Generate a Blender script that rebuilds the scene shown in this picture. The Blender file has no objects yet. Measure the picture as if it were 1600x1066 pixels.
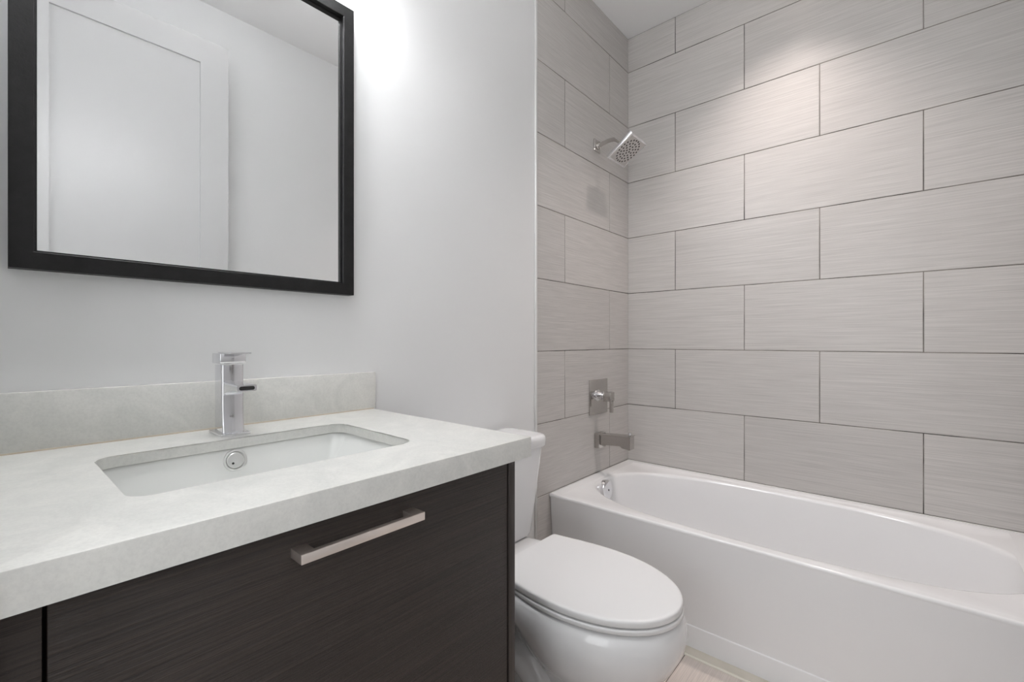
import bpy, bmesh, math, random
from mathutils import Vector, Matrix
random.seed(4)
S = bpy.context.scene
COL = S.collection
PI = math.pi
W = bpy.data.worlds.new('World'); S.world = W; W.use_nodes = True

# ------------------------------------------------------------------ camera, exposure, lights
CAM_POS = (0.0, -1.167, 1.075)
cam_d = bpy.data.cameras.new('camera'); cam = bpy.data.objects.new('camera', cam_d); COL.objects.link(cam)
cam.location = CAM_POS
cam.rotation_euler = (PI/2, 0, -math.atan2(808, 705))
cam_d.sensor_width = 36.0; cam_d.lens = 36.0*705/1600
cam_d.clip_start = 0.01
S.camera = cam
S.view_settings.view_transform = 'Standard'; S.view_settings.look = 'None'
S.view_settings.gamma = 1.0; S.view_settings.use_curve_mapping = False
S.view_settings.exposure = 0.07
W.node_tree.nodes['Background'].inputs[0].default_value = (0.75, 0.85, 1.0, 1)
W.node_tree.nodes['Background'].inputs[1].default_value = 0.3

def light(name, kind, loc, energy, color, rot=(0, 0, 0), **kw):
    l = bpy.data.lights.new(name, kind); l.energy = energy; l.color = color
    for k, v in kw.items(): setattr(l, k, v)
    o = bpy.data.objects.new(name, l); COL.objects.link(o); o.location = loc; o.rotation_euler = rot
    return o
CEIL = 2.752
XT = 2.313          # long tiled wall
YS = -1.48          # wall opposite the vanity
TUBX = 1.575
# can light over the tub, vanity bar; added room dome and hallway fill lights
light('tub_can_lamp', 'SPOT', (1.95, -0.77, CEIL-0.012), 60, (1.0, 0.885, 0.84), spot_size=math.radians(99), spot_blend=1.0, shadow_soft_size=0.035)
light('hallway_side_fill', 'AREA', (-1.33, -1.0, 1.45), 15, (0.97, 0.985, 1.0), rot=(0, math.radians(-90), 0), shape='RECTANGLE', size=1.5, size_y=1.2)  # added fill shining in through the doorway; no window is built here
light('hallway_end_fill', 'AREA', (-0.75, -2.17, 1.55), 15, (0.97, 0.985, 1.0), rot=(math.radians(90), 0, 0), shape='RECTANGLE', size=1.0, size_y=1.8)  # second added fill, aimed through the doorway at the vanity wall

# ------------------------------------------------------------------ helpers
def tag(o, label=None, cat=None, group=None, kind=None):
    if label: o['label'] = label
    if cat: o['category'] = cat
    if group: o['group'] = group
    if kind: o['kind'] = kind
    return o
def thing(name, loc, label, cat, group=None, rot=(0, 0, 0)):
    o = bpy.data.objects.new(name, None); COL.objects.link(o); o.location = loc; o.rotation_euler = rot
    o.empty_display_size = 0.05
    return tag(o, label, cat, group)
def wloc(o):
    v = Vector((0, 0, 0))
    while o: v += o.location; o = o.parent
    return v
def obj(name, bm, mat, parent=None, smooth=40, loc=None, label=None, mats=None):
    """links a bmesh given in world coordinates as one mesh; its origin goes to loc (or its parent's origin)"""
    bmesh.ops.recalc_face_normals(bm, faces=bm.faces)
    org = wloc(parent) if parent else Vector(loc or (0, 0, 0))
    bmesh.ops.translate(bm, verts=bm.verts, vec=-org)
    me = bpy.data.meshes.new(name); bm.to_mesh(me); bm.free()
    for p in me.polygons: p.use_smooth = True
    me.set_sharp_from_angle(angle=math.radians(smooth))
    me.materials.append(mat)
    for m in (mats or []): me.materials.append(m)
    o = bpy.data.objects.new(name, me); COL.objects.link(o)
    if parent: o.parent = parent
    else: o.location = org
    if label: o['label'] = label
    return o
def struct(name, bm, mat, smooth=40):
    o = obj(name, bm, mat, smooth=smooth); o['kind'] = 'structure'; return o
def box(bm, x0, x1, y0, y1, z0, z1, bev=0.0, seg=2, M=None):
    vs = [bm.verts.new((x, y, z)) for x in (x0, x1) for y in (y0, y1) for z in (z0, z1)]
    fs = [bm.faces.new([vs[i] for i in f]) for f in ((0,1,3,2),(4,6,7,5),(0,4,5,1),(2,3,7,6),(0,2,6,4),(1,5,7,3))]
    bmesh.ops.recalc_face_normals(bm, faces=fs)
    if M: bmesh.ops.transform(bm, matrix=M, verts=vs)
    if bev > 0:
        es = list({e for f in fs for e in f.edges})
        bmesh.ops.bevel(bm, geom=es, offset=bev, segments=seg, profile=0.5, affect='EDGES')
    return bm
def B(*a, **k): return box(bmesh.new(), *a, **k)
def loft(bm, loops, cap0=True, cap1=True, close=True):
    rows = [[bm.verts.new(p) for p in l] for l in loops]
    n = len(rows[0])
    for a, b in zip(rows, rows[1:]):
        for i in range(n if close else n-1):
            j = (i+1) % n
            bm.faces.new((a[i], a[j], b[j], b[i]))
    if cap0: bm.faces.new(rows[0][::-1])
    if cap1: bm.faces.new(rows[-1])
    return rows
def tube(bm, pts, r, n=20, cap=True):
    pts = [Vector(p) for p in pts]; loops = []
    rs = r if isinstance(r, (list, tuple)) else [r]*len(pts)
    up = None
    for i, p in enumerate(pts):
        t = (pts[min(i+1, len(pts)-1)] - pts[max(i-1, 0)]).normalized()
        if up is None: up = t.orthogonal().normalized()
        up = (up - t*up.dot(t)).normalized(); s = t.cross(up)
        loops.append([p + (up*math.cos(a)+s*math.sin(a))*rs[i] for a in [2*PI*k/n for k in range(n)]])
    loft(bm, loops, cap, cap); return bm
def lathe(bm, origin, axis, prof, n=48):
    """prof: list of (r, h) along axis"""
    o = Vector(origin); ax = Vector(axis).normalized(); u = ax.orthogonal().normalized(); v = ax.cross(u)
    loops = [[o + ax*h + (u*math.cos(a)+v*math.sin(a))*max(r, 1e-5) for a in [2*PI*k/n for k in range(n)]] for r, h in prof]
    loft(bm, loops, True, True); return bm
def rrect(x0, x1, y0, y1, r, n=8):
    out = []
    for cx, cy, a0 in ((x1-r, y1-r, 0), (x0+r, y1-r, PI/2), (x0+r, y0+r, PI), (x1-r, y0+r, 1.5*PI)):
        for k in range(n+1):
            a = a0 + PI/2*k/n; out.append((cx+r*math.cos(a), cy+r*math.sin(a)))
    return out
def catmull(P, m=8):
    P = [Vector(p) for p in P]; Q = [P[0]]+P+[P[-1]]; out = []
    for i in range(1, len(Q)-2):
        a, b, c, d = Q[i-1:i+3]
        for k in range(m):
            t = k/m
            out.append(0.5*((2*b)+(c-a)*t+(2*a-5*b+4*c-d)*t*t+(3*b-a-3*c+d)*t**3))
    out.append(P[-1]); return out

# ------------------------------------------------------------------ materials
def nodes(name):
    m = bpy.data.materials.new(name); m.use_nodes = True
    nt = m.node_tree; return m, nt, nt.nodes['Principled BSDF']
def simple(name, col, rough=0.5, metal=0.0, coat=0.0, spec=0.5, emit=None, es=0):
    m, nt, b = nodes(name)
    b.inputs['Base Color'].default_value = (*col, 1); b.inputs['Roughness'].default_value = rough
    b.inputs['Metallic'].default_value = metal; b.inputs['Coat Weight'].default_value = coat
    b.inputs['Coat Roughness'].default_value = 0.03
    b.inputs['Specular IOR Level'].default_value = spec
    if emit: b.inputs['Emission Color'].default_value = (*emit, 1); b.inputs['Emission Strength'].default_value = es
    return m
def N(nt, t, **k):
    n = nt.nodes.new(t)
    for a, v in k.items(): setattr(n, a, v)
    return n
def noise(nt, scale, sc=(1, 1, 1), detail=4, rough=0.6, coord='Object'):
    tc = N(nt, 'ShaderNodeTexCoord'); mp = N(nt, 'ShaderNodeMapping'); nz = N(nt, 'ShaderNodeTexNoise')
    mp.inputs['Scale'].default_value = sc
    nt.links.new(tc.outputs[coord], mp.inputs['Vector']); nt.links.new(mp.outputs[0], nz.inputs['Vector'])
    nz.inputs['Scale'].default_value = scale; nz.inputs['Detail'].default_value = detail; nz.inputs['Roughness'].default_value = rough
    return nz, mp
def ramp(nt, src, stops):
    r = N(nt, 'ShaderNodeValToRGB'); cr = r.color_ramp
    while len(cr.elements) < len(stops): cr.elements.new(0.5)
    for e, (p, c) in zip(cr.elements, stops): e.position = p; e.color = (*c, 1)
    nt.links.new(src, r.inputs[0]); return r
def bump(nt, b, src, strength, dist=0.001):
    bp = N(nt, 'ShaderNodeBump'); bp.inputs['Strength'].default_value = strength; bp.inputs['Distance'].default_value = dist
    nt.links.new(src, bp.inputs['Height']); nt.links.new(bp.outputs[0], b.inputs['Normal']); return bp
def mul(c, f): return tuple(x*f for x in c)

def paint(name, col, rough=0.55):
    m, nt, b = nodes(name); b.inputs['Base Color'].default_value = (*col, 1); b.inputs['Roughness'].default_value = rough
    nz, _ = noise(nt, 160, detail=3); bump(nt, b, nz.outputs[0], 0.12, 0.0006); return m
M_wall = paint('wall_paint', (0.78, 0.785, 0.785), 0.42)
M_ceil = paint('ceiling_paint', (0.90, 0.90, 0.90), 0.7)
M_door = simple('door_paint', (0.56, 0.56, 0.56), 0.35)

def tile_mat(name, axis, base, rough=0.33, var=0.72):
    """porcelain with fine linen striations running along `axis` ('x' or 'y')"""
    m, nt, b = nodes(name)
    geo = N(nt, 'ShaderNodeNewGeometry')
    tc = N(nt, 'ShaderNodeTexCoord'); off = N(nt, 'ShaderNodeVectorMath', operation='SCALE')
    comb = N(nt, 'ShaderNodeCombineXYZ')
    for i in range(3): nt.links.new(geo.outputs['Random Per Island'], comb.inputs[i])
    nt.links.new(comb.outputs[0], off.inputs[0]); off.inputs['Scale'].default_value = 7.3
    add = N(nt, 'ShaderNodeVectorMath', operation='ADD')
    nt.links.new(tc.outputs['Object'], add.inputs[0]); nt.links.new(off.outputs[0], add.inputs[1])
    def nz(sc, scale, detail):
        mp = N(nt, 'ShaderNodeMapping'); mp.inputs['Scale'].default_value = sc
        n = N(nt, 'ShaderNodeTexNoise'); n.inputs['Scale'].default_value = scale; n.inputs['Detail'].default_value = detail
        n.inputs['Roughness'].default_value = 0.6
        nt.links.new(add.outputs[0], mp.inputs[0]); nt.links.new(mp.outputs[0], n.inputs[0]); return n
    if axis == 'y': s1, s2 = (1, 1.1, 105), (1, 2.4, 330)
    elif axis == 'x': s1, s2 = (1.6, 1, 105), (3.5, 1, 330)
    else: s1, s2 = (1.6, 105, 1), (3.5, 330, 1)          # floor: strands along x
    a = nz(s1, 4.0, 3); c = nz(s2, 2.0, 2)
    mix = N(nt, 'ShaderNodeMath', operation='ADD'); nt.links.new(a.outputs[0], mix.inputs[0]); nt.links.new(c.outputs[0], mix.inputs[1])
    hal = N(nt, 'ShaderNodeMath', operation='MULTIPLY'); nt.links.new(mix.outputs[0], hal.inputs[0]); hal.inputs[1].default_value = 0.5
    r = ramp(nt, hal.outputs[0], [(0.38, mul(base, 1-0.19*var)), (0.50, base), (0.62, mul(base, 1+0.17*var))])
    hs = N(nt, 'ShaderNodeHueSaturation')
    mr = N(nt, 'ShaderNodeMapRange'); mr.inputs['To Min'].default_value = 0.965; mr.inputs['To Max'].default_value = 1.035
    nt.links.new(geo.outputs['Random Per Island'], mr.inputs[0]); nt.links.new(mr.outputs[0], hs.inputs['Value'])
    nt.links.new(r.outputs[0], hs.inputs['Color']); nt.links.new(hs.outputs[0], b.inputs['Base Color'])
    b.inputs['Roughness'].default_value = rough
    bump(nt, b, hal.outputs[0], 0.35, 0.0012)
    return m
TB = (0.560, 0.537, 0.517)
M_tileL = tile_mat('linen_tile_long', 'y', TB)
M_tileE = tile_mat('linen_tile_end', 'x', TB)
M_tileF = tile_mat('linen_tile_floor', 'f', (0.72, 0.64, 0.585), 0.4)
m, nt, b = nodes('grout'); M_grout = m
nz, _ = noise(nt, 5, detail=5); r = ramp(nt, nz.outputs[0], [(0.40, (0.30, 0.275, 0.25)), (0.55, (0.17, 0.155, 0.14)), (0.66, (0.05, 0.045, 0.04))])
nt.links.new(r.outputs[0], b.inputs['Base Color']); b.inputs['Roughness'].default_value = 0.9

m, nt, b = nodes('quartz'); M_quartz = m
nz, _ = noise(nt, 9, detail=8, rough=0.65); nz.inputs['Distortion'].default_value = 1.6
r = ramp(nt, nz.outputs[0], [(0.30, (0.63, 0.635, 0.605)), (0.48, (0.69, 0.69, 0.66)), (0.70, (0.76, 0.755, 0.72))])
nz2, _ = noise(nt, 260, detail=2); r2 = ramp(nt, nz2.outputs[0], [(0.30, (0.93, 0.93, 0.93)), (0.6, (1, 1, 1))])
mx = N(nt, 'ShaderNodeMix', data_type='RGBA', blend_type='MULTIPLY'); mx.inputs[0].default_value = 1
nt.links.new(r.outputs[0], mx.inputs[6]); nt.links.new(r2.outputs[0], mx.inputs[7]); nt.links.new(mx.outputs[2], b.inputs['Base Color'])
b.inputs['Roughness'].default_value = 0.28

def wood(name, lo, hi, sc, rough, bstr, scale=3.0, spec=0.5):
    m, nt, b = nodes(name)
    nz, mp = noise(nt, scale, sc, detail=5, rough=0.7)
    r = ramp(nt, nz.outputs[0], [(0.32, lo), (0.68, hi)])
    nt.links.new(r.outputs[0], b.inputs['Base Color']); b.inputs['Roughness'].default_value = rough; b.inputs['Specular IOR Level'].default_value = spec
    bump(nt, b, nz.outputs[0], bstr, 0.002); return m
M_wood = wood('wenge_laminate', (0.008, 0.0052, 0.0042), (0.044, 0.031, 0.0245), (1.0, 1.0, 110), 0.40, 1.0)
M_woodV = wood('wenge_edge', (0.020, 0.015, 0.013), (0.040, 0.031, 0.027), (60, 60, 1.5), 0.42, 0.3)
M_gap = simple('carcass_dark', (0.006, 0.005, 0.004), 0.8)
M_frame = wood('black_frame_wood', (0.004, 0.004, 0.004), (0.010, 0.010, 0.010), (8, 8, 8), 0.5, 0.5, 6, 0.3)
M_ceramic = simple('vitreous_china', (0.80, 0.80, 0.805), 0.10, coat=0.4)
M_plastic = simple('seat_plastic', (0.80, 0.80, 0.80), 0.22)
M_acrylic = simple('tub_enamel', (0.84, 0.84, 0.845), 0.16, coat=0.25)
M_basin = simple('sink_china', (0.80, 0.81, 0.79), 0.12, coat=0.3)
M_chrome = simple('chrome', (0.78, 0.78, 0.80), 0.06, 1.0)
M_chromeS = simple('satin_chrome', (0.55, 0.53, 0.51), 0.16, 1.0)
M_nickel = simple('brushed_nickel', (0.90, 0.82, 0.77), 0.42, 1.0)
M_cap = simple('satin_nickel_cap', (0.80, 0.80, 0.79), 0.28, 0.85)
M_mirror = simple('mirror_silver', (0.85, 0.855, 0.855), 0.0, 1.0)
M_black = simple('black_rubber', (0.01, 0.01, 0.01), 0.5)
M_nozzle = simple('nozzle_rubber', (0.05, 0.042, 0.04), 0.6)
M_headface = simple('head_face_plastic', (0.60, 0.58, 0.56), 0.30, 0.25)
M_caulk = simple('cream_caulk', (0.80, 0.77, 0.68), 0.6)
M_caulkb = simple('tan_caulk', (0.52, 0.45, 0.35), 0.6)
M_caulkw = simple('white_caulk', (0.72, 0.72, 0.70), 0.5)
M_trim = simple('white_metal_trim', (0.80, 0.80, 0.79), 0.3, 0.3)
M_lampglass = simple('lamp_glass', (0.9, 0.9, 0.9), 0.4, emit=(0.98, 0.985, 1.0), es=19)
M_candisc = simple('can_lens', (0.9, 0.9, 0.9), 0.4, emit=(1.0, 0.86, 0.76), es=6)
M_bulb = simple('frosted_bulb', (0.9, 0.9, 0.9), 0.4, emit=(0.98, 0.985, 1.0), es=125)
M_domefill = simple('dome_fill_glow', (0.9, 0.9, 0.9), 0.4, emit=(0.98, 0.99, 1.0), es=2.0)
M_wallhall = paint('hallway_paint', (0.76, 0.76, 0.76))

# ------------------------------------------------------------------ room shell
DY0, DY1, DZ = -1.350, -0.625, 2.485        # doorway in the left wall
XL = -0.02; XLo = -0.14
struct('wall_back', B(XLo, 2.5, 0.0, 0.12, 0, CEIL+0.1), M_wall)
struct('wall_right', B(XT+0.008, XT+0.12, -1.6, 0.12, 0, CEIL+0.1), M_wall)
struct('wall_front', B(XLo, XT+0.12, YS-0.12, YS, 0, CEIL+0.1), M_wall)
bm = bmesh.new()
box(bm, XLo, XL, DY1, 0.0, 0, CEIL+0.1); box(bm, XLo, XL, YS, DY0, 0, CEIL+0.1); box(bm, XLo, XL, DY0, DY1, DZ, CEIL+0.1)
struct('wall_left', bm, M_wall)
struct('ceiling', B(-1.45, XT+0.12, -2.3, 0.12, CEIL, CEIL+0.1), M_ceil)
# hallway beyond the doorway the camera stands in
bm = bmesh.new(); box(bm, -1.45, -1.35, -2.3, 0.3, 0, CEIL); box(bm, -1.35, XLo, 0.12, 0.3, 0, CEIL); box(bm, -1.35, XLo, -2.3, -2.2, 0, CEIL)
struct('wall_hallway', bm, M_wallhall)

# tiles ---------------------------------------------------------
ROW = 0.3065; Z0 = 0.4185; G = 0.0016
def tile_rows(z0, z1):
    n = -1
    while True:
        a, b_ = Z0+n*ROW, Z0+(n+1)*ROW
        if a >= z1: return
        yield n, max(a, z0), min(b_, z1); n += 1
def cells(lo, hi, joints):
    js = [lo]+[j for j in sorted(joints) if lo < j < hi]+[hi]
    return list(zip(js, js[1:]))
bm = bmesh.new()
for n, a, c in [(-2, 0.0, Z0-ROW)]+list(tile_rows(0, CEIL)):
    J = [-0.596, -1.218] if n % 2 == 0 else [-0.269, -0.8905, -1.512]
    for u0, u1 in cells(YS, 0.0, J): box(bm, XT, XT+0.007, u0+G, u1-G, a+G, c-G, bev=0.0012, seg=1)
wr = struct('wall_right_tile', bm, M_tileL); wr.name = 'wall_shower_side'
struct('trim_4', B(XT+0.0016, XT+0.008, YS, 0.0, 0.0, CEIL), M_grout).name = 'trim_4'
TX0 = 1.490
bm = bmesh.new()
for n, a, c in [(-2, 0.0, Z0-ROW)]+list(tile_rows(0, CEIL)):
    J = [2.104] if n % 2 == 0 else [1.695]
    for u0, u1 in cells(TX0, XT, J): box(bm, u0+G, u1-G, -0.006, 0.001, a+G, c-G, bev=0.0012, seg=1)
struct('wall_shower_end', bm, M_tileE)
struct('trim_5', B(TX0, XT, -0.0042, 0.0005, 0.0, CEIL), M_grout)
struct('trim_1', B(TX0-0.011, TX0, -0.0085, 0.0, 0.0, CEIL, bev=0.002), M_trim)

# floor: grout bed and large tiles laid lengthwise in x
struct('floor', B(-1.45, XT+0.1, -2.3, 0.12, -0.08, -0.0016), M_grout)
bm = bmesh.new()
k = 0; y = -0.597+2*ROW
while y > YS-0.02:
    y0 = max(y-ROW, YS); y1 = min(y, 0.0)
    J = [0.935, 0.315] if k % 2 else [1.245, 0.625, 0.005]
    if y1-y0 > 0.01:
        for u0, u1 in cells(XLo, 1.556, J): box(bm, u0+G, u1-G, y0+G, y1-G, -0.006, 0.0, bev=0.0008, seg=1)
    y -= ROW; k += 1
struct('floor_tile', bm, M_tileF).name = 'floor_tiles'
bm = bmesh.new(); box(bm, 1.560, 1.606, YS, -0.002, -0.002, 0.007, bev=0.0015)
struct('trim_2', bm, tile_mat('linen_tile_strip', 'y', (0.66, 0.61, 0.53), 0.4))
bm = bmesh.new()
tube(bm, [(1.5575, YS, 0.0015), (1.5575, -0.003, 0.0015)], 0.0045, 10); tube(bm, [(1.6075, YS, 0.006), (1.6075, -0.003, 0.006)], 0.005, 10)
struct('trim_3', bm, M_caulk)

# door standing open against the opposite wall (seen in the mirror)
DR = thing('door_1', (0.021, -1.345, 0.008), None, None); DR['kind'] = 'structure'
dx0, dx1, dz0, dz1, yf, yb = 0.021, 0.7365, 0.008, 2.473, -1.310, -1.345
bm = bmesh.new()
box(bm, dx0, dx0+0.114, yb, yf, dz0, dz1); box(bm, dx1-0.114, dx1, yb, yf, dz0, dz1)
box(bm, dx0+0.114, dx1-0.114, yb, yf, dz1-0.111, dz1); box(bm, dx0+0.114, dx1-0.114, yb, yf, dz0, dz0+0.2)
obj('door_frame', bm, M_door, DR)
bm = bmesh.new(); box(bm, dx0+0.112, dx1-0.112, yb+0.009, yf-0.009, dz0+0.19, dz1-0.10)
obj('door_panel', bm, M_door, DR)
bm = bmesh.new()
hz = 0.96
lathe(bm, (dx1-0.06, yf, hz), (0, 1, 0), [(0.026, 0), (0.026, 0.007), (0.010, 0.009), (0.010, 0.038)], 32)
box(bm, dx1-0.165, dx1-0.05, yf+0.034, yf+0.046, hz-0.009, hz+0.009, bev=0.003)
obj('door_handle', bm, M_chromeS, DR)
for z in (0.3, 1.25, 2.2):
    bm = bmesh.new(); tube(bm, [(0.012, -1.3500, z-0.05), (0.012, -1.3500, z+0.05)], 0.006, 12); obj('hinge', bm, M_chromeS, DR)
# door jamb lining of the doorway
bm = bmesh.new()
box(bm, XLo-0.012, XL+0.0, DY1-0.012, DY1+0.0, 0, DZ); box(bm, XLo-0.012, XL, DY0, DY0+0.012, 0, DZ); box(bm, XLo-0.012, XL, DY0, DY1, DZ-0.012, DZ)
struct('trim_6', bm, M_door)

# ------------------------------------------------------------------ vanity cabinet
VX0, VX1, VF = -0.012, 0.689, -0.573
CT = 0.882                                    # counter top
V = thing('vanity_cabinet', (0.34, -0.29, 0.0), 'dark brown wood-grain vanity cabinet under the white stone countertop', 'cabinet')
bm = bmesh.new()
box(bm, VX0, VX0+0.016, VF+0.02, -0.003, 0.10, 0.842); box(bm, VX0, VX1-0.02, VF+0.02, -0.003, 0.10, 0.118)
box(bm, VX0, VX1-0.02, -0.018, -0.003, 0.10, 0.842); box(bm, VX0+0.05, VX1-0.05, VF+0.06, VF+0.075, 0.0, 0.10)
box(bm, VX0+0.016, VX1-0.02, VF+0.022, VF+0.036, 0.118, 0.842)
obj('carcass', bm, M_gap, V)
obj('side_panel', B(0.6705, VX1, VF-0.001, -0.003, 0.0, 0.842, bev=0.0012), M_woodV, V)
obj('filler_strip', B(VX0, 0.0285, VF+0.001, VF+0.019, 0.10, 0.840, bev=0.0012), M_wood, V)
D = obj('door', B(0.0315, 0.6665, VF, VF+0.019, 0.105, 0.839, bev=0.0012), M_wood, V)
# U-shaped flat bar handle
bm = bmesh.new()
hx0, hx1, hz0, hz1, hy = 0.2495, 0.4405, 0.7965, 0.8090, VF-0.030
box(bm, hx0, hx1, hy, hy+0.0085, hz0, hz1, bev=0.0007)
box(bm, hx0, hx0+0.020, hy+0.007, VF+0.001, hz0, hz1, bev=0.0007); box(bm, hx1-0.020, hx1, hy+0.007, VF+0.001, hz0, hz1, bev=0.0007)
obj('handle', bm, M_nickel, D, label='brushed nickel bar handle')

# ------------------------------------------------------------------ countertop with cutout
CX0, CX1, CY0, CY1 = XL+0.001, 0.711, -0.598, -0.001
bx0, bx1, by0, by1, br = 0.105, 0.534, -0.457, -0.163, 0.030
T = thing('countertop', (0.345, -0.30, 0.842), 'white quartz countertop with mitred front edge and rectangular sink opening', 'countertop')
bm = bmesh.new()
def ring_face(bm, outer, inner, z):
    vo = [bm.verts.new((x, y, z)) for x, y in outer]; vi = [bm.verts.new((x, y, z)) for x, y in inner]
    es = [bm.edges.new((v[i], v[(i+1) % len(v)])) for v in (vo, vi) for i in range(len(v))]
    bmesh.ops.triangle_fill(bm, use_beauty=True, edges=es); return vo, vi
outer = [(CX0, CY0), (CX1, CY0), (CX1, CY1), (CX0, CY1)]
inner = rrect(bx0, bx1, by0, by1, br, 8)
to, ti = ring_face(bm, outer, inner, CT); bo, bi = ring_face(bm, outer, inner, CT-0.020)
for a, b_ in ((to, bo), (ti, bi)):
    for i in range(len(a)): j = (i+1) % len(a); bm.faces.new((a[i], a[j], b_[j], b_[i]))
edges = [bm.edges.get((ti[i], ti[(i+1) % len(ti)])) for i in range(len(ti))] + [bm.edges.get((to[0], to[1])), bm.edges.get((to[1], to[2]))]
bmesh.ops.bevel(bm, geom=[e for e in edges if e], offset=0.0014, segments=2, profile=0.5, affect='EDGES')
box(bm, CX0, CX1, CY0, CY0+0.020, CT-0.0395, CT-0.020); box(bm, CX1-0.020, CX1, CY0+0.020, CY1, CT-0.0395, CT-0.020)
obj('slab', bm, M_quartz, T, smooth=25)
obj('backsplash', B(CX0, 0.7185, -0.021, -0.0005, CT+0.0005, 0.986, bev=0.0012), M_quartz, T)
bm = bmesh.new(); tube(bm, [(CX0+0.002, -0.0215, CT+0.0005), (0.711, -0.0215, CT+0.0005)], 0.0018, 8)
obj('caulk_bead', bm, M_caulkb, T, label='tan discoloured caulk line')

# ------------------------------------------------------------------ undermount sink
K = thing('sink', (0.32, -0.31, 0.70), 'white rectangular undermount sink below the countertop opening', 'sink')
bm = bmesh.new()
def rl(ix, iy, z, r): return [(x, y, z) for x, y in rrect(bx0+ix, bx1-ix, by0+iy, by1-iy, r, 8)]
prof = [(-0.024, -0.024, 0.8610, 0.04), (-0.006, -0.006, 0.8610, 0.034), (-0.0045, -0.0045, 0.8595, 0.034), (-0.003, -0.003, 0.855, 0.033), (0.016, 0.006, 0.82, 0.020), (0.045, 0.018, 0.765, 0.012), (0.062, 0.026, 0.742, 0.014), (0.078, 0.038, 0.732, 0.026), (0.105, 0.060, 0.727, 0.03), (0.14, 0.10, 0.724, 0.03)]
loft(bm, [rl(*p) for p in prof], False, True)
loft(bm, [rl(0.12, 0.10, 0.710, 0.03), rl(0.05, 0.02, 0.722, 0.03), rl(0.025, 0.0, 0.765, 0.03), rl(-0.004, -0.012, 0.82, 0.03), rl(-0.02, -0.018, 0.852, 0.035), rl(-0.024, -0.024, 0.861, 0.04)], True, False)
bmesh.ops.remove_doubles(bm, verts=bm.verts, dist=1e-5)
obj('basin', bm, M_basin, K, smooth=60)
ox, oy, oz = 0.3135, by1-0.0015, 0.8385
nrm = Vector((0, -1, 0.20)).normalized()
bm = bmesh.new(); lathe(bm, (ox, oy, oz), nrm, [(0.0205, -0.003), (0.0212, 0.001), (0.0205, 0.003), (0.0175, 0.0035), (0.0160, 0.0022), (0.0155, 0.0008)], 48)
OV = obj('overflow_ring', bm, M_cap, K, smooth=30, label='round chrome overflow ring')
bm = bmesh.new(); lathe(bm, (ox, oy, oz), nrm, [(0.0150, 0.0004), (0.0152, 0.0036), (0.0138, 0.0050), (0.004, 0.0056)], 48); obj('overflow_cap', bm, M_cap, OV)
bm = bmesh.new(); lathe(bm, (ox-0.0055, oy-0.0052, oz-0.0045), nrm, [(0.0022, -0.001), (0.0022, 0.0014)], 16); obj('keyhole', bm, M_black, OV)
bm = bmesh.new(); lathe(bm, (0.32, -0.31, 0.724), (0, 0, 1), [(0.031, 0), (0.031, 0.003), (0.027, 0.004), (0.024, 0.002), (0.022, 0.006), (0.004, 0.008)], 40); obj('drain', bm, M_chrome, K)

# ------------------------------------------------------------------ faucet
F_ = thing('faucet', (0.322, -0.095, CT), 'square chrome single-lever faucet standing behind the sink', 'faucet')
obj('base_plate', B(0.297, 0.3505, -0.140, -0.058, CT+0.0003, CT+0.0058, bev=0.0012), M_chrome, F_)
fx0, fx1 = 0.3030, 0.3445
# body: rounded square column with a lightly waisted front
bm = bmesh.new(); loops = []
for i, (z, fy) in enumerate([(0.8875, -0.1245), (0.893, -0.1238), (0.905, -0.1215), (0.922, -0.1195), (0.945, -0.1185), (0.965, -0.1185), (0.985, -0.1185), (1.005, -0.1185), (1.026, -0.1185)]):
    loops.append([(x, y, z) for x, y in rrect(fx0, fx1, fy, -0.074, 0.004, 4)])
loft(bm, loops); obj('body', bm, M_chrome, F_, smooth=50)
bm = bmesh.new()
box(bm, fx0-0.0035, fx1+0.0025, -0.1225, -0.071, 1.0285, 1.0495, bev=0.0016)
obj('cap', bm, M_chrome, F_)
bm = bmesh.new(); loops = []
for y, z, h in [(-0.085, 1.0480, 0.004), (-0.105, 1.0485, 0.0038), (-0.130, 1.0488, 0.0032), (-0.150, 1.0490, 0.0028), (-0.165, 1.0492, 0.0026)]:
    loops.append([(x, y, z+dz) for x, dz in ((fx0+0.004, 0), (fx1-0.002, 0), (fx1-0.002, h), (fx0+0.004, h))])
loft(bm, loops); obj('lever', bm, M_chrome, F_, smooth=30)
bm = bmesh.new(); loops = []
for y, zt, zb, dx in [(-0.112, 0.9905, 0.9600, 0.0), (-0.120, 0.9905, 0.9650, 0), (-0.130, 0.9903, 0.9695, 0), (-0.145, 0.9900, 0.9735, 0), (-0.172, 0.9895, 0.9762, 0), (-0.198, 0.9890, 0.9768, 0)]:
    loops.append([(x, y, z) for x, z in rrect(fx0+0.003, fx1-0.003, zb, zt, 0.003, 4)])
loft(bm, loops); SP = obj('spout', bm, M_chrome, F_, smooth=40)
bm = bmesh.new(); l = rrect(fx0+0.007, fx1-0.007, 0.9790, 0.9865, 0.0036, 6)
loft(bm, [[(x, -0.1975, z) for x, z in l], [(x, -0.1986, z) for x, z in l]]); obj('outlet', bm, M_black, SP, label='dark slot outlet')

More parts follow.
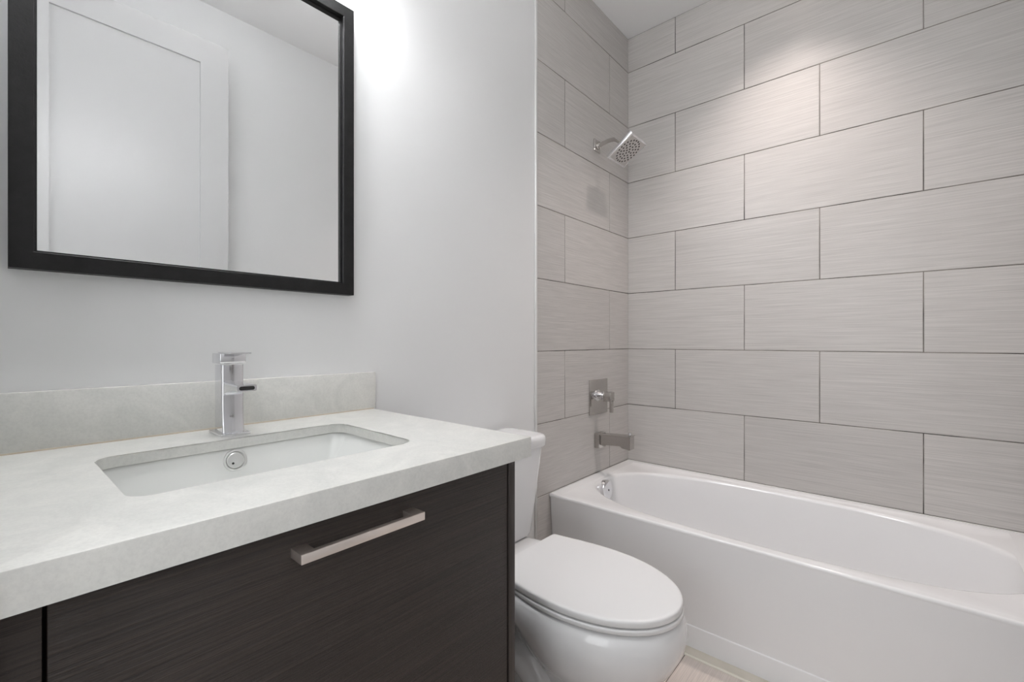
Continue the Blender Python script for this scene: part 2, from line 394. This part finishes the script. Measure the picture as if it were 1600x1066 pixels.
# ------------------------------------------------------------------ mirror
mx0, mx1, mz0, mz1 = 0.0145, 0.6460, 1.200, 1.978
MR = thing('mirror', (0.33, -0.001, 1.20), 'rectangular wall mirror with black wooden frame above the faucet', 'mirror')
fw, my = 0.030, -0.030
bm = bmesh.new()
O = [(mx0, mz0), (mx1, mz0), (mx1, mz1), (mx0, mz1)]
def off(d): return [(mx0+d, mz0+d), (mx1-d, mz0+d), (mx1-d, mz1-d), (mx0+d, mz1-d)]
prof = [(0.0, -0.001), (0.0, -0.0292), (0.0008, -0.030), (fw-0.0008, -0.030), (fw, -0.0292), (fw+0.0005, -0.019), (fw+0.004, -0.0185), (fw+0.0045, -0.012), (fw+0.0045, -0.001)]
rows = [[bm.verts.new((x, y, z)) for x, z in off(d)] for d, y in prof]
rows.append(rows[0])
for a, b_ in zip(rows, rows[1:]):
    for i in range(4): j = (i+1) % 4; bm.faces.new((a[i], a[j], b_[j], b_[i]))
obj('frame', bm, M_frame, MR, smooth=20, label='black wood frame')
obj('mirror_glass', B(mx0+fw+0.003, mx1-fw-0.003, -0.0145, -0.010, mz0+fw+0.003, mz1-fw-0.003), M_mirror, MR)

# ------------------------------------------------------------------ bathtub
X0, X1, Y0, Y1 = TUBX, XT-0.0012, YS+0.001, -0.007
TUB = thing('bathtub', ((X0+X1)/2, (Y0+Y1)/2, 0), 'white alcove bathtub with oval basin and flat front apron', 'bathtub')
tc = Vector((1.9425, -0.758)); NT = 128
angs = [2*PI*k/NT for k in range(NT)]
def rect_loop(x0, x1, y0, y1, zf, zb=None, r=0.0):
    crn = [math.atan2(y-tc.y, x-tc.x) % (2*PI) for x, y in ((x0, y0), (x1, y0), (x1, y1), (x0, y1))]
    snap = {}
    for a in crn: snap[min(range(NT), key=lambda k: abs(angs[k]-a))] = a
    out = []
    for k in range(NT):
        a = snap.get(k, angs[k]); c, s = math.cos(a), math.sin(a)
        t = min(((x1-tc.x)/c if c > 1e-9 else 1e9), ((x0-tc.x)/c if c < -1e-9 else 1e9), ((y1-tc.y)/s if s > 1e-9 else 1e9), ((y0-tc.y)/s if s < -1e-9 else 1e9))
        p = (tc.x+t*c, tc.y+t*s)
        out.append((*p, zf))
    return out
def sup(hw, hl, z, n=2.45, cx=0.0, cy=0.0):
    """points of a superellipse in the same ray directions as the rectangle loops"""
    out = []
    for a in angs:
        c, s = math.cos(a), math.sin(a)
        t = (abs(c/hw)**n + abs(s/hl)**n)**(-1/n)
        out.append((tc.x+cx+t*c, tc.y+cy+t*s, z))
    return out
R_ = 0.416
def dk(loop, drop):
    """the deck sinks a little behind the front rim, so the ledge shows at the walls only"""
    return [(x, y, z-drop*sm_((x-X0-0.03)/0.10)) for x, y, z in loop]
def sm_(t): t = max(0.0, min(1.0, t)); return t*t*(3-2*t)
loops = [rect_loop(X0+0.0010, X1, Y0, Y1, 0.4035), rect_loop(X0, X1, Y0, Y1, 0.4075), rect_loop(X0+0.0007, X1, Y0, Y1, 0.4122), rect_loop(X0+0.0025, X1, Y0, Y1, 0.4148), rect_loop(X0+0.0052, X1-0.001, Y0+0.001, Y1-0.001, R_), rect_loop(X0+0.010, X1-0.003, Y0+0.003, Y1-0.003, R_),
         rect_loop(X0+0.028, X1-0.028, Y0+0.044, Y1-0.044, R_), dk(rect_loop(X0+0.030, X1-0.031, Y0+0.048, Y1-0.048, R_), 0.001), dk(rect_loop(X0+0.032, X1-0.038, Y0+0.057, Y1-0.057, R_), 0.0045),
         dk(sup(0.3275, 0.700, R_-0.0005, 2.55), 0.0045), dk(sup(0.323, 0.6955, R_-0.0015, 2.55), 0.004), dk(sup(0.3175, 0.690, R_-0.0045, 2.55), 0.003), dk(sup(0.3135, 0.686, R_-0.010, 2.55), 0.001), sup(0.311, 0.683, R_-0.020, 2.55), sup(0.305, 0.670, 0.34, 2.6, 0, 0.008), sup(0.294, 0.640, 0.25, 2.6, 0, 0.022), sup(0.277, 0.600, 0.16, 2.7, 0, 0.04),
         sup(0.255, 0.57, 0.11, 2.7, 0, 0.05), sup(0.22, 0.53, 0.078, 2.7, 0, 0.055), sup(0.16, 0.45, 0.068, 2.6, 0, 0.06), sup(0.05, 0.2, 0.062, 2.4, 0, 0.07)]
bm = bmesh.new(); loft(bm, loops, False, True)
obj('tub_body', bm, M_acrylic, TUB, smooth=60)
bm = bmesh.new()
pr = [(1.5965, 0.0), (1.5945, 0.076), (1.5955, 0.081), (1.5990, 0.0835), (1.5990, 0.086), (1.590, 0.20), (1.5815, 0.32), (X0+0.0010, 0.4036), (X0+0.03, 0.4036), (X0+0.05, 0.0)]
loft(bm, [[(x+e, y, z) for x, z in pr] for y, e in ((Y0, 0), (Y1-0.012, 0), (Y1-0.004, 0.0015), (Y1, 0.006))])
obj('apron', bm, M_acrylic, TUB)
# overflow cover on the drain end
oc = Vector((1.920, -0.088, 0.3640)); on = Vector((0, -1, 0.12)).normalized()
bm = bmesh.new(); lathe(bm, oc, on, [(0.045, -0.018), (0.046, 0.006), (0.044, 0.011), (0.038, 0.0135), (0.006, 0.0150)], 48)
OC = obj('overflow_cover', bm, M_chrome, TUB, label='round chrome overflow plate')
bm = bmesh.new(); lathe(bm, oc+on*0.0148, on, [(0.0045, -0.001), (0.0045, 0.0010), (0.002, 0.0014)], 20); obj('screw', bm, M_black, OC)
bm = bmesh.new(); lathe(bm, (1.935, -0.32, 0.064), (0, 0, 1), [(0.036, 0), (0.036, 0.006), (0.030, 0.008), (0.006, 0.012)], 40); obj('drain', bm, M_chrome, TUB)
bm = bmesh.new()
tube(bm, [(X0+0.012, -0.0084, R_+0.0008), (XT-0.0026, -0.0084, R_+0.0008), (XT-0.0026, YS+0.006, R_+0.0008)], 0.0022, 8)
obj('caulk_bead', bm, M_caulkw, TUB)

# ------------------------------------------------------------------ toilet
TCX = 1.070
TO = thing('toilet', (TCX, -0.40, 0.0), 'white two-piece toilet with closed lid between vanity and bathtub', 'toilet')
def sm(t): t = max(0, min(1, t)); return t*t*(3-2*t)
def egg(z, yb, hb, ym, hw, yf, nf=2.0, rb=0.02, cx=TCX, nb=26, nfn=26, p=1.15):
    """closed loop: back edge at yb (half width hb) widening to hw at ym, elliptic nose to yf"""
    right = []
    for k in range(5):                                  # rounded back corner
        a = PI/2*k/4; right.append((hb-rb+rb*math.sin(a), yb-rb+rb*math.cos(a)))
    for k in range(1, nb+1):
        t = k/nb; y = (yb-rb)+(ym-(yb-rb))*t
        right.append((hb+(hw-hb)*math.sin(PI/2*t)**p, y))
    for k in range(1, nfn+1):
        a = PI/2*k/nfn
        right.append((hw*math.cos(a)**(2/nf) if k < nfn else 0.0, ym-(ym-yf)*math.sin(a)**(2/nf)))
    pts = [(cx+x, y, z) for x, y in right]
    pts += [(cx-x, y, z) for x, y in right[-2::-1]]
    return pts
bm = bmesh.new()
loft(bm, [egg(0.0, -0.20, 0.098, -0.40, 0.112, -0.585, 2.6), egg(0.025, -0.20, 0.098, -0.40, 0.112, -0.585, 2.6), egg(0.036, -0.205, 0.086, -0.40, 0.100, -0.573, 2.5), egg(0.09, -0.205, 0.072, -0.41, 0.088, -0.565, 2.3),
          egg(0.14, -0.200, 0.072, -0.42, 0.086, -0.572, 2.2), egg(0.178, -0.19, 0.074, -0.45, 0.090, -0.590, 2.2, p=3), egg(0.197, -0.17, 0.076, -0.48, 0.102, -0.622, 2.2, p=5), egg(0.213, -0.15, 0.078, -0.50, 0.128, -0.665, 2.2, p=6), egg(0.238, -0.11, 0.080, -0.51, 0.151, -0.706, 2.2, p=6),
          egg(0.275, -0.075, 0.084, -0.515, 0.172, -0.743, 2.2, p=5), egg(0.315, -0.05, 0.090, -0.515, 0.186, -0.764, 2.2, p=3.6), egg(0.348, -0.04, 0.100, -0.505, 0.191, -0.770, 2.2, p=2.2), egg(0.376, -0.035, 0.116, -0.495, 0.188, -0.767, 2.15, p=1.4),
          egg(0.393, -0.037, 0.121, -0.49, 0.182, -0.762, 2.1), egg(0.398, -0.041, 0.117, -0.49, 0.176, -0.756, 2.1), egg(0.3995, -0.048, 0.110, -0.49, 0.167, -0.748, 2.1), egg(0.3998, -0.06, 0.10, -0.49, 0.15, -0.73, 2.1)])
# trapway bulges and foot on both sides, grown out of the same body
for s in (-1, 1):
    path = catmull([(TCX+s*0.040, -0.52, 0.17), (TCX+s*0.052, -0.475, 0.105), (TCX+s*0.060, -0.435, 0.100), (TCX+s*0.068, -0.395, 0.150), (TCX+s*0.072, -0.345, 0.184), (TCX+s*0.068, -0.27, 0.165), (TCX+s*0.060, -0.21, 0.09), (TCX+s*0.055, -0.18, 0.05)], 6)
    tube(bm, path, [0.050+0.004*math.sin(PI*i/(len(path)-1)) for i in range(len(path))], 20)
obj('bowl', bm, M_ceramic, TO, smooth=70)
def slab(name, loops, mat, par, smooth=60, **k):
    bm = bmesh.new(); loft(bm, loops); return obj(name, bm, mat, par, smooth=smooth, **k)
SE = dict(ym=-0.505)
slab('seat', [egg(z, -0.280, 0.140-d, -0.505, 0.179-d, -0.763+d, 2.05, 0.012) for z, d in ((0.4035, 0.010), (0.4035, 0.003), (0.4042, 0.0008), (0.4060, -0.0008), (0.4135, -0.0008), (0.4155, 0.0003), (0.4163, 0.003), (0.4163, 0.012))], M_plastic, TO)
slab('lid', [egg(z, -0.290, 0.152-d, -0.505, 0.178-d, -0.762+d, 2.05, 0.007) for z, d in ((0.4198, 0.012), (0.4198, 0.003), (0.4205, 0.0008), (0.4222, 0.0), (0.4320, 0.0003), (0.4348, 0.0012), (0.4365, 0.0032), (0.4373, 0.0065), (0.4375, 0.011), (0.4376, 0.018), (0.4376, 0.06))], M_plastic, TO)
for s in (-1, 1): obj('hinge', B(TCX+s*0.075-0.02, TCX+s*0.075+0.02, -0.284, -0.256, 0.396, 0.412, bev=0.004, seg=3), M_plastic, TO)
# tank: tapers downwards, rounded corners
def tk(z, hw, yf, r, yb=-0.012): return [(x, y, z) for x, y in rrect(TCX-hw, TCX+hw, yf, yb, r, 8)]
slab('tank', [tk(0.403, 0.150, -0.180, 0.03), tk(0.406, 0.160, -0.188, 0.03), tk(0.418, 0.168, -0.192, 0.032), tk(0.50, 0.183, -0.196, 0.034), tk(0.60, 0.202, -0.199, 0.036), tk(0.703, 0.222, -0.202, 0.038)], M_ceramic, TO, 50)
slab('tank_lid', [tk(0.7035, 0.223, -0.203, 0.036), tk(0.7045, 0.232, -0.208, 0.038), tk(0.708, 0.2345, -0.2105, 0.040), tk(0.730, 0.2360, -0.212, 0.044), tk(0.739, 0.2335, -0.2095, 0.044, -0.014), tk(0.7432, 0.2295, -0.2055, 0.043, -0.018), tk(0.7448, 0.222, -0.198, 0.038, -0.024), tk(0.7450, 0.212, -0.188, 0.034, -0.034), tk(0.7450, 0.18, -0.16, 0.02, -0.06)], M_ceramic, TO, 60)
bm = bmesh.new(); lathe(bm, (TCX-0.14, -0.199, 0.655), (0, -1, 0), [(0.013, -0.004), (0.013, 0.006), (0.008, 0.010), (0.008, 0.018)], 24); box(bm, TCX-0.145, TCX-0.075, -0.223, -0.215, 0.648, 0.660, bev=0.003)
obj('flush_lever', bm, M_chrome, TO, label='chrome flush lever')

# ------------------------------------------------------------------ shower head
SX = 1.970
SH = thing('shower_fixture', (SX, -0.006, 2.045), 'square chrome rain shower head on a bent arm high in the corner', 'shower head')
obj('flange', B(SX-0.029, SX+0.029, -0.014, -0.006, 2.016, 2.074, bev=0.002), M_chromeS, SH)
bm = bmesh.new(); lathe(bm, (SX, -0.012, 2.043), (0, -1, 0), [(0.015, 0), (0.016, 0.006), (0.013, 0.010), (0.014, 0.013), (0.011, 0.016)], 28)
path = catmull([(SX, -0.012, 2.043), (SX, -0.045, 2.049), (SX, -0.080, 2.053), (SX, -0.110, 2.048), (SX, -0.136, 2.028), (SX, -0.150, 2.010)], 7)
tube(bm, path, 0.0098, 20); obj('arm', bm, M_chromeS, SH, smooth=60)
d = Vector((0, -0.123, 0.083)).normalized(); nn = Vector((0, -d.z, d.y)).normalized()
if nn.z > 0: nn = -nn
ctr = Vector((SX, -0.176, 1.9745))
Mh = Matrix.Translation(ctr) @ Matrix((( 1, 0, 0, 0), (0, d.y, nn.y, 0), (0, d.z, nn.z, 0), (0, 0, 0, 1)))
bm = bmesh.new(); box(bm, -0.079, 0.079, -0.0745, 0.0745, -0.017, 0.0, bev=0.002, M=Mh)
lathe(bm, ctr-nn*0.046, nn, [(0.012, 0), (0.016, 0.006), (0.016, 0.014), (0.022, 0.022), (0.030, 0.031)], 28)
HD = obj('spray_head', bm, M_chrome, SH)
bm = bmesh.new(); box(bm, -0.071, 0.071, -0.0665, 0.0665, -0.001, 0.0008, bev=0.0004, seg=1, M=Mh); FP = obj('spray_face', bm, M_headface, HD)
bm = bmesh.new()
pts = [(0.062*math.cos(2*PI*k/22), 0.058*math.sin(2*PI*k/22)) for k in range(22)] + [(0.045*math.cos(2*PI*(k+.5)/15), 0.041*math.sin(2*PI*(k+.5)/15)) for k in range(15)] + [(0.028*math.cos(2*PI*k/9), 0.026*math.sin(2*PI*k/9)) for k in range(9)] + [(0.011*math.cos(2*PI*k/4), 0.011*math.sin(2*PI*k/4)) for k in range(4)]
for x, y in pts:
    p = Mh @ Vector((x, y, 0.0)); lathe(bm, p, nn, [(0.0046, 0.0), (0.0044, 0.0016), (0.0030, 0.0024)], 10)
obj('nozzles', bm, M_nozzle, HD)['kind'] = 'stuff'

# ------------------------------------------------------------------ valve
VV = thing('shower_valve', (1.984, -0.006, 0.795), 'square chrome shower valve plate with lever above the tub spout', 'shower valve')
obj('plate', B(1.898, 2.070, -0.0125, -0.006, 0.712, 0.884, bev=0.0015), M_chromeS, VV)
vz, vx = 0.806, 1.966
bm = bmesh.new(); lathe(bm, (vx, -0.0115, vz), (0, -1, 0), [(0.028, 0), (0.028, 0.006), (0.019, 0.009), (0.019, 0.030), (0.021, 0.031), (0.021, 0.036), (0.017, 0.037), (0.017, 0.050)], 36)
obj('stem', bm, M_chrome, VV)
bm = bmesh.new(); box(bm, vx-0.019, vx+0.019, -0.098, -0.056, vz-0.024, vz+0.020, bev=0.0012); box(bm, vx-0.010, vx+0.010, -0.098, -0.086, vz-0.078, vz-0.020, bev=0.001)
obj('lever', bm, M_chromeS, VV)

# ------------------------------------------------------------------ tub spout
TS = thing('tub_spout', (1.98, -0.006, 0.585), 'boxy chrome tub spout below the shower valve', 'tub spout')
obj('flange', B(1.948, 2.014, -0.034, -0.006, 0.547, 0.619, bev=0.0015), M_chromeS, TS)
bm = bmesh.new()
sx0, sx1 = 1.958, 2.004
side = [(-0.020, 0.562), (-0.020, 0.610), (-0.192, 0.622), (-0.192, 0.560), (-0.150, 0.564), (-0.140, 0.574)]
loft(bm, [[(sx0, y, z) for y, z in side], [(sx1, y, z) for y, z in side]])
bmesh.ops.bevel(bm, geom=list(bm.edges), offset=0.0012, segments=2, affect='EDGES')
obj('spout_body', bm, M_chromeS, TS, smooth=30)
obj('top_plate', B(sx0-0.003, sx1+0.003, -0.196, -0.0205, 0.0, 0.004, bev=0.001, M=Matrix.Translation((0, -0.108, 0.6165)) @ Matrix.Rotation(-0.0697, 4, 'X') @ Matrix.Translation((0, 0.108, 0))), M_chromeS, TS)
bm = bmesh.new(); lathe(bm, (1.975, -0.183, 0.6235), (0, 0, 1), [(0.004, 0), (0.004, 0.008), (0.008, 0.009), (0.008, 0.015), (0.006, 0.0165)], 20); obj('diverter_knob', bm, M_chrome, TS)

# ------------------------------------------------------------------ lamps
VL = thing('vanity_light', (0.33, -0.001, 2.20), 'three-shade white glass vanity light on the wall above the mirror', 'wall lamp')
obj('backplate', B(0.15, 0.51, -0.022, -0.001, 2.235, 2.295, bev=0.003), M_chrome, VL)
for i, x in enumerate((0.12, 0.33, 0.54)):
    bm = bmesh.new(); tube(bm, catmull([(x, -0.018, 2.265), (x, -0.08, 2.285), (x, -0.145, 2.285), (x, -0.17, 2.25)], 5), 0.007, 12)
    if i != 1: tube(bm, [(0.33, -0.03, 2.265), (x, -0.03, 2.265)], 0.007, 12)
    A = obj('lamp_arm', bm, M_chrome, VL)
    bm = bmesh.new(); lathe(bm, (x, -0.17, 2.13), (0, 0, 1), [(0.044, 0.004), (0.048, 0.0), (0.050, 0.05), (0.046, 0.112), (0.042, 0.108), (0.044, 0.05)], 32)
    SHD = obj('lamp_shade', bm, M_lampglass, A, label='white glass shade')
    bm = bmesh.new(); lathe(bm, (x, -0.17, 2.126), (0, 0, 1), [(0.030, 0.0), (0.038, 0.004), (0.040, 0.06), (0.038, 0.112), (0.028, 0.118)], 32)
    obj('bulb', bm, M_bulb, VL)
c = thing('ceiling_light', (1.95, -0.77, CEIL), 'small recessed ceiling light over the bathtub', 'ceiling light')
bm = bmesh.new(); lathe(bm, (1.95, -0.77, CEIL), (0, 0, -1), [(0.085, 0), (0.085, 0.004), (0.070, 0.006), (0.066, 0.002)], 40); obj('trim_ring', bm, M_door, c)
bm = bmesh.new(); lathe(bm, (1.95, -0.77, CEIL), (0, 0, -1), [(0.064, 0.0), (0.064, 0.003), (0.05, 0.004)], 40); obj('lens', bm, M_candisc, c)
c = thing('ceiling_light', (0.75, -1.0, CEIL), 'unseen white dome fill light added in front of the vanity', 'ceiling light')  # out-of-view dome, added to soften the room light and lift the ceiling
bm = bmesh.new(); lathe(bm, (0.75, -1.0, CEIL), (0, 0, -1), [(0.165, 0), (0.165, 0.012), (0.150, 0.016)], 48); obj('base_ring', bm, M_door, c)
bm = bmesh.new(); lathe(bm, (0.75, -1.0, CEIL), (0, 0, -1), [(0.150, 0.014), (0.150, 0.035), (0.140, 0.062), (0.110, 0.082), (0.060, 0.092), (0.010, 0.095)], 48); obj('dome', bm, M_domefill, c)
